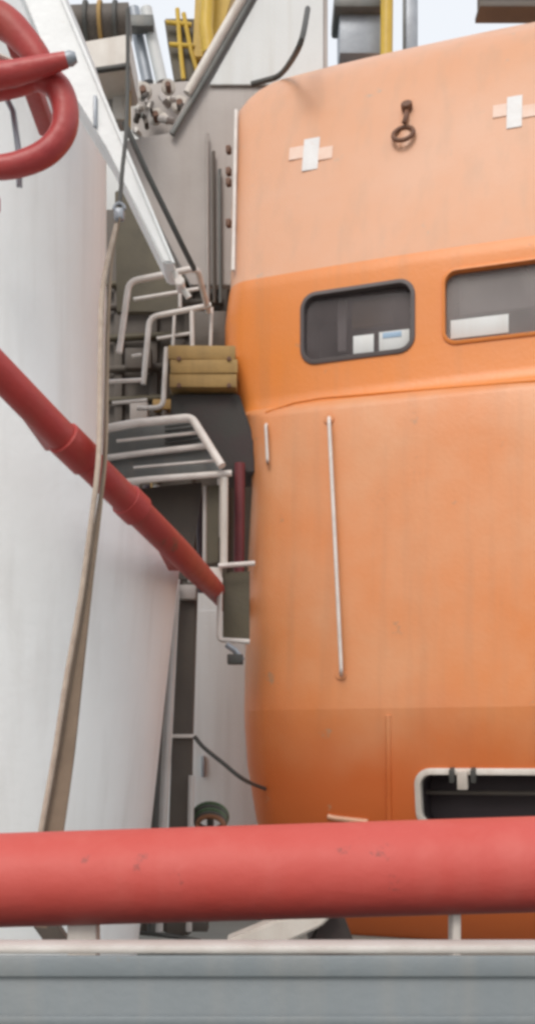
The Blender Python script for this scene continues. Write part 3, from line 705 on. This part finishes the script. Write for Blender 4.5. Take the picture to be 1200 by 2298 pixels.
for i in range(5):
    c = P(472, 1832 + 5 * i, 4.6 - 0.02 * i); m = (M['green'], M['cable'], M['green'], M['cable'], M['brownhose'])[i]
    tube('hose_turn', [c + Vector((0.072 * math.cos(a) * (1 - 0.05 * i), -0.03 * math.cos(a), 0.055 * math.sin(a) * (1 - 0.08 * i))) for a in [2 * math.pi * k / 24 for k in range(24)]], 0.011, m, hc, seg=8, closed=True)
box('hanger', P(472, 1870, 4.68), (0.03, 0.03, 0.24), M['brown'], hc)
lp = empty('locker', P(500, 2000, 5.6), 'pale grey steel locker seen between stanchion and boat', 'locker')
box('body', P(500, 1690, 6.2) + Vector((0, 0.2, 0)), (0.66, 0.4, 1.86), M['white'], lp, None, 0.01)
box('door', P(505, 1680, 6.185), (0.50, 0.022, 1.6), M['white'], lp, None, 0.008)
box('door_handle', P(456, 1720, 6.16), (0.02, 0.03, 0.12), M['steel'], lp)
tag(tube('red_standpipe', [P(538, 1040, 4.85), P(537, 1160, 4.85), P(536, 1290, 4.85)], 0.024, M['darkplumred'], None, seg=16), 'short dark red standpipe between the cream post and the boat corner', 'pipe')

# ------------------------------------------------------------------ upper middle: crane, cylinders, sheave, winch shelf
cr = empty('yellow_crane', P(440, 170, 7.6), 'yellow crane post with lattice bars between the davits', 'crane')
Yc = 7.6
prism('post', [P(440, -60, Yc), P(536, -60, Yc), P(500, 60, Yc), P(470, 130, Yc), P(432, 130, Yc)], (0, 0.3, 0), M['yellow'], cr, 0.01)
prism('lower_box', [P(368, 40, Yc + 0.05), P(445, 40, Yc + 0.05), P(450, 182, Yc + 0.05), P(392, 182, Yc + 0.05)], (0, 0.3, 0), M['olive'], cr, 0.01)
for pts in (((398, 20), (404, 100), (412, 178)), ((412, 30), (428, 110), (446, 172)), ((372, 50), (430, 56)), ((380, 100), (436, 104))):
    tube('lattice_bar', [P(x, y, Yc) for x, y in pts], 0.016, M['yellow'], cr, seg=8)
tube('boom', [P(470, -60, Yc - 0.1), P(462, 60, Yc - 0.1), P(470, 120, Yc - 0.1)], 0.05, M['yellow'], cr, seg=10)
cy = empty('hydraulic_cylinders', P(340, 190, 6.6), 'pair of blue grey hydraulic cylinders left of the yellow crane', 'cylinders')
tube('cylinder', [P(300, 20, 6.6), P(312, 90, 6.6), P(332, 186, 6.6)], 0.036, M['steel'], cy, seg=14)
tube('cylinder', [P(328, 20, 6.55), P(342, 90, 6.55), P(364, 186, 6.55)], 0.036, M['wall'], cy, seg=14)
box('head_block', P(318, 55, 6.5), (0.15, 0.08, 0.07), M['kick'], cy)
bl = empty('sheave_block', P(370, 300, 6.3), 'cluster of dirty cream sheaves and wires below the crane', 'sheave block')
for px, py, r in ((322, 206, 0.05), (378, 196, 0.042), (404, 236, 0.05), (350, 262, 0.045)):
    disc('sheave', P(px, py, 6.22), (random.uniform(-0.5, 0.5), -1, random.uniform(-0.4, 0.4)), r, 0.04, M['offwhite'], bl, 18, 0.008)
    disc('sheave_pin', P(px, py, 6.17), (0, -1, 0), r * 0.4, 0.07, M['iron'], bl, 10, 0.002)
prism('cheek_plate', [P(296, 190, 6.3), P(430, 180, 6.3), P(422, 300, 6.3), P(330, 316, 6.3), P(296, 290, 6.3)], (0, 0.05, 0), M['plate'], bl, 0.006)
for k in range(16):
    a = Vector((random.uniform(300, 425), random.uniform(190, 305), 0)); d = random.uniform(0, math.pi); L = random.uniform(12, 34)
    b_ = a + Vector((math.cos(d), math.sin(d), 0)) * L
    tube('link', [P(a.x, a.y, 6.15), P((a.x + b_.x) / 2 + random.uniform(-4, 4), (a.y + b_.y) / 2, 6.12), P(b_.x, b_.y, 6.16)], random.uniform(0.008, 0.02), M[random.choice(['offwhite', 'offwhite', 'brown', 'plate', 'kick'])], bl, seg=7)
ws = empty('winch', P(225, 160, 5.4), 'brown winch drum on a pale shelf beside the arm top', 'winch')
tube('drum', [P(150, 56, 5.5), P(292, 50, 5.5)], 0.085, M['brown'], ws, seg=20)
for px in (196, 228, 262):
    disc('flange', P(px, 54, 5.5), (1, 0, 0), 0.105, 0.02, M['tan'] if px == 228 else M['cable'], ws)
prism('shelf', [P(150, 98, 5.3), P(292, 74, 5.3), P(292, 142, 5.3), P(214, 154, 5.3), P(150, 162, 5.3)], (0, 0.35, 0), M['offwhite'], ws, 0.008)
box('shelf_lip', P(254, 153, 5.28), (0.17, 0.03, 0.018), M['cable'], ws, Matrix.Rotation(R(-8), 3, 'Y'))
cb_ = empty('junction_box', P(255, 290, 5.6), 'pinkish grey junction box hanging under the winch shelf', 'junction box')
box('body', P(262, 222, 5.6), (0.13, 0.08, 0.30), M['plate'], cb_, None, 0.008)
box('cover', P(268, 222, 5.55), (0.07, 0.02, 0.22), M['offwhite'], cb_, None, 0.006)
tube('cable', [P(288, 140, 5.52), P(289, 300, 5.52)], 0.014, M['tan'], cb_, seg=8)

# ------------------------------------------------------------------ things above the canopy at the right
vb = empty('vent_box', P(800, 130, 8.0), 'grey vent box standing above the orange canopy', 'vent')
box('body', P(805, 80, 8.0), (0.31, 0.3, 0.46), M['steel'], vb, None, 0.01)
box('hood', P(800, 38, 7.95), (0.36, 0.36, 0.10), M['kick'], vb, None, 0.02)
tag(tube('yellow_pole', [P(868, -60, 7.7), P(866, 150, 7.7)], 0.045, M['yellow'], None, seg=14), 'short yellow pole rising behind the canopy', 'pole')
pi_ = empty('support_pillar', P(920, 130, 8.0), 'slim grey pillar right of the yellow pole', 'pillar')
box('shaft', P(920, 50, 8.0), (0.10, 0.1, 0.6), M['steel'], pi_, None, 0.012)
box('cap_plate', P(920, -46, 8.0), (0.18, 0.18, 0.02), M['steel'], pi_); box('base_plate', P(920, 142, 8.0), (0.2, 0.2, 0.02), M['steel'], pi_)
box('conduit', P(906, 50, 7.93), (0.02, 0.03, 0.56), M['kick'], pi_)
bmn = empty('overhead_beam', P(1130, 20, 6.0), 'dark overhead beam at the top right corner', 'beam')
box('flange', P(1300, 28, 6.0), (1.15, 0.14, 0.03), M['brown'], bmn); box('web', P(1300, -30, 6.0), (1.15, 0.02, 0.26), M['brown'], bmn)

# ------------------------------------------------------------------ boat cradle seen below the red pipe
ck = empty('boat_cradle', P(650, 2200, 4.2), 'pale sloping cradle beam under the red pipe', 'cradle')
prism('beam', [P(505, 2112, 4.1), P(620, 2066, 4.1), P(760, 2040, 4.1), P(720, 2080, 4.1), P(610, 2130, 4.1)], (0, 0.14, 0), M['offwhite'], ck, 0.008)
prism('saddle', [P(690, 2120, 4.2), P(720, 2060, 4.2), P(770, 2050, 4.2), P(800, 2130, 4.2)], (0, 0.3, 0), M['dark'], ck, 0.01)
gd = empty('ground_frame', P(120, 2150, 4.4), 'dark low frame with pale fittings below the left end of the red pipe', 'frame')
prism('strut', [P(60, 2060, 3.1), P(110, 2050, 3.1), P(165, 2130, 3.1), P(110, 2130, 3.1)], (0, 0.05, 0), M['brown'], gd, 0.006)
box('beam', P(330, 2076, 4.8), (0.55, 0.1, 0.045), M['brown'], gd); box('fitting', P(268, 2070, 4.7), (0.05, 0.05, 0.04), M['rail'], gd)
tube('cable', catmull([P(300, 2092, 4.5), P(380, 2100, 4.5), P(450, 2112, 4.5)], 6), 0.010, M['cable'], gd, seg=8)
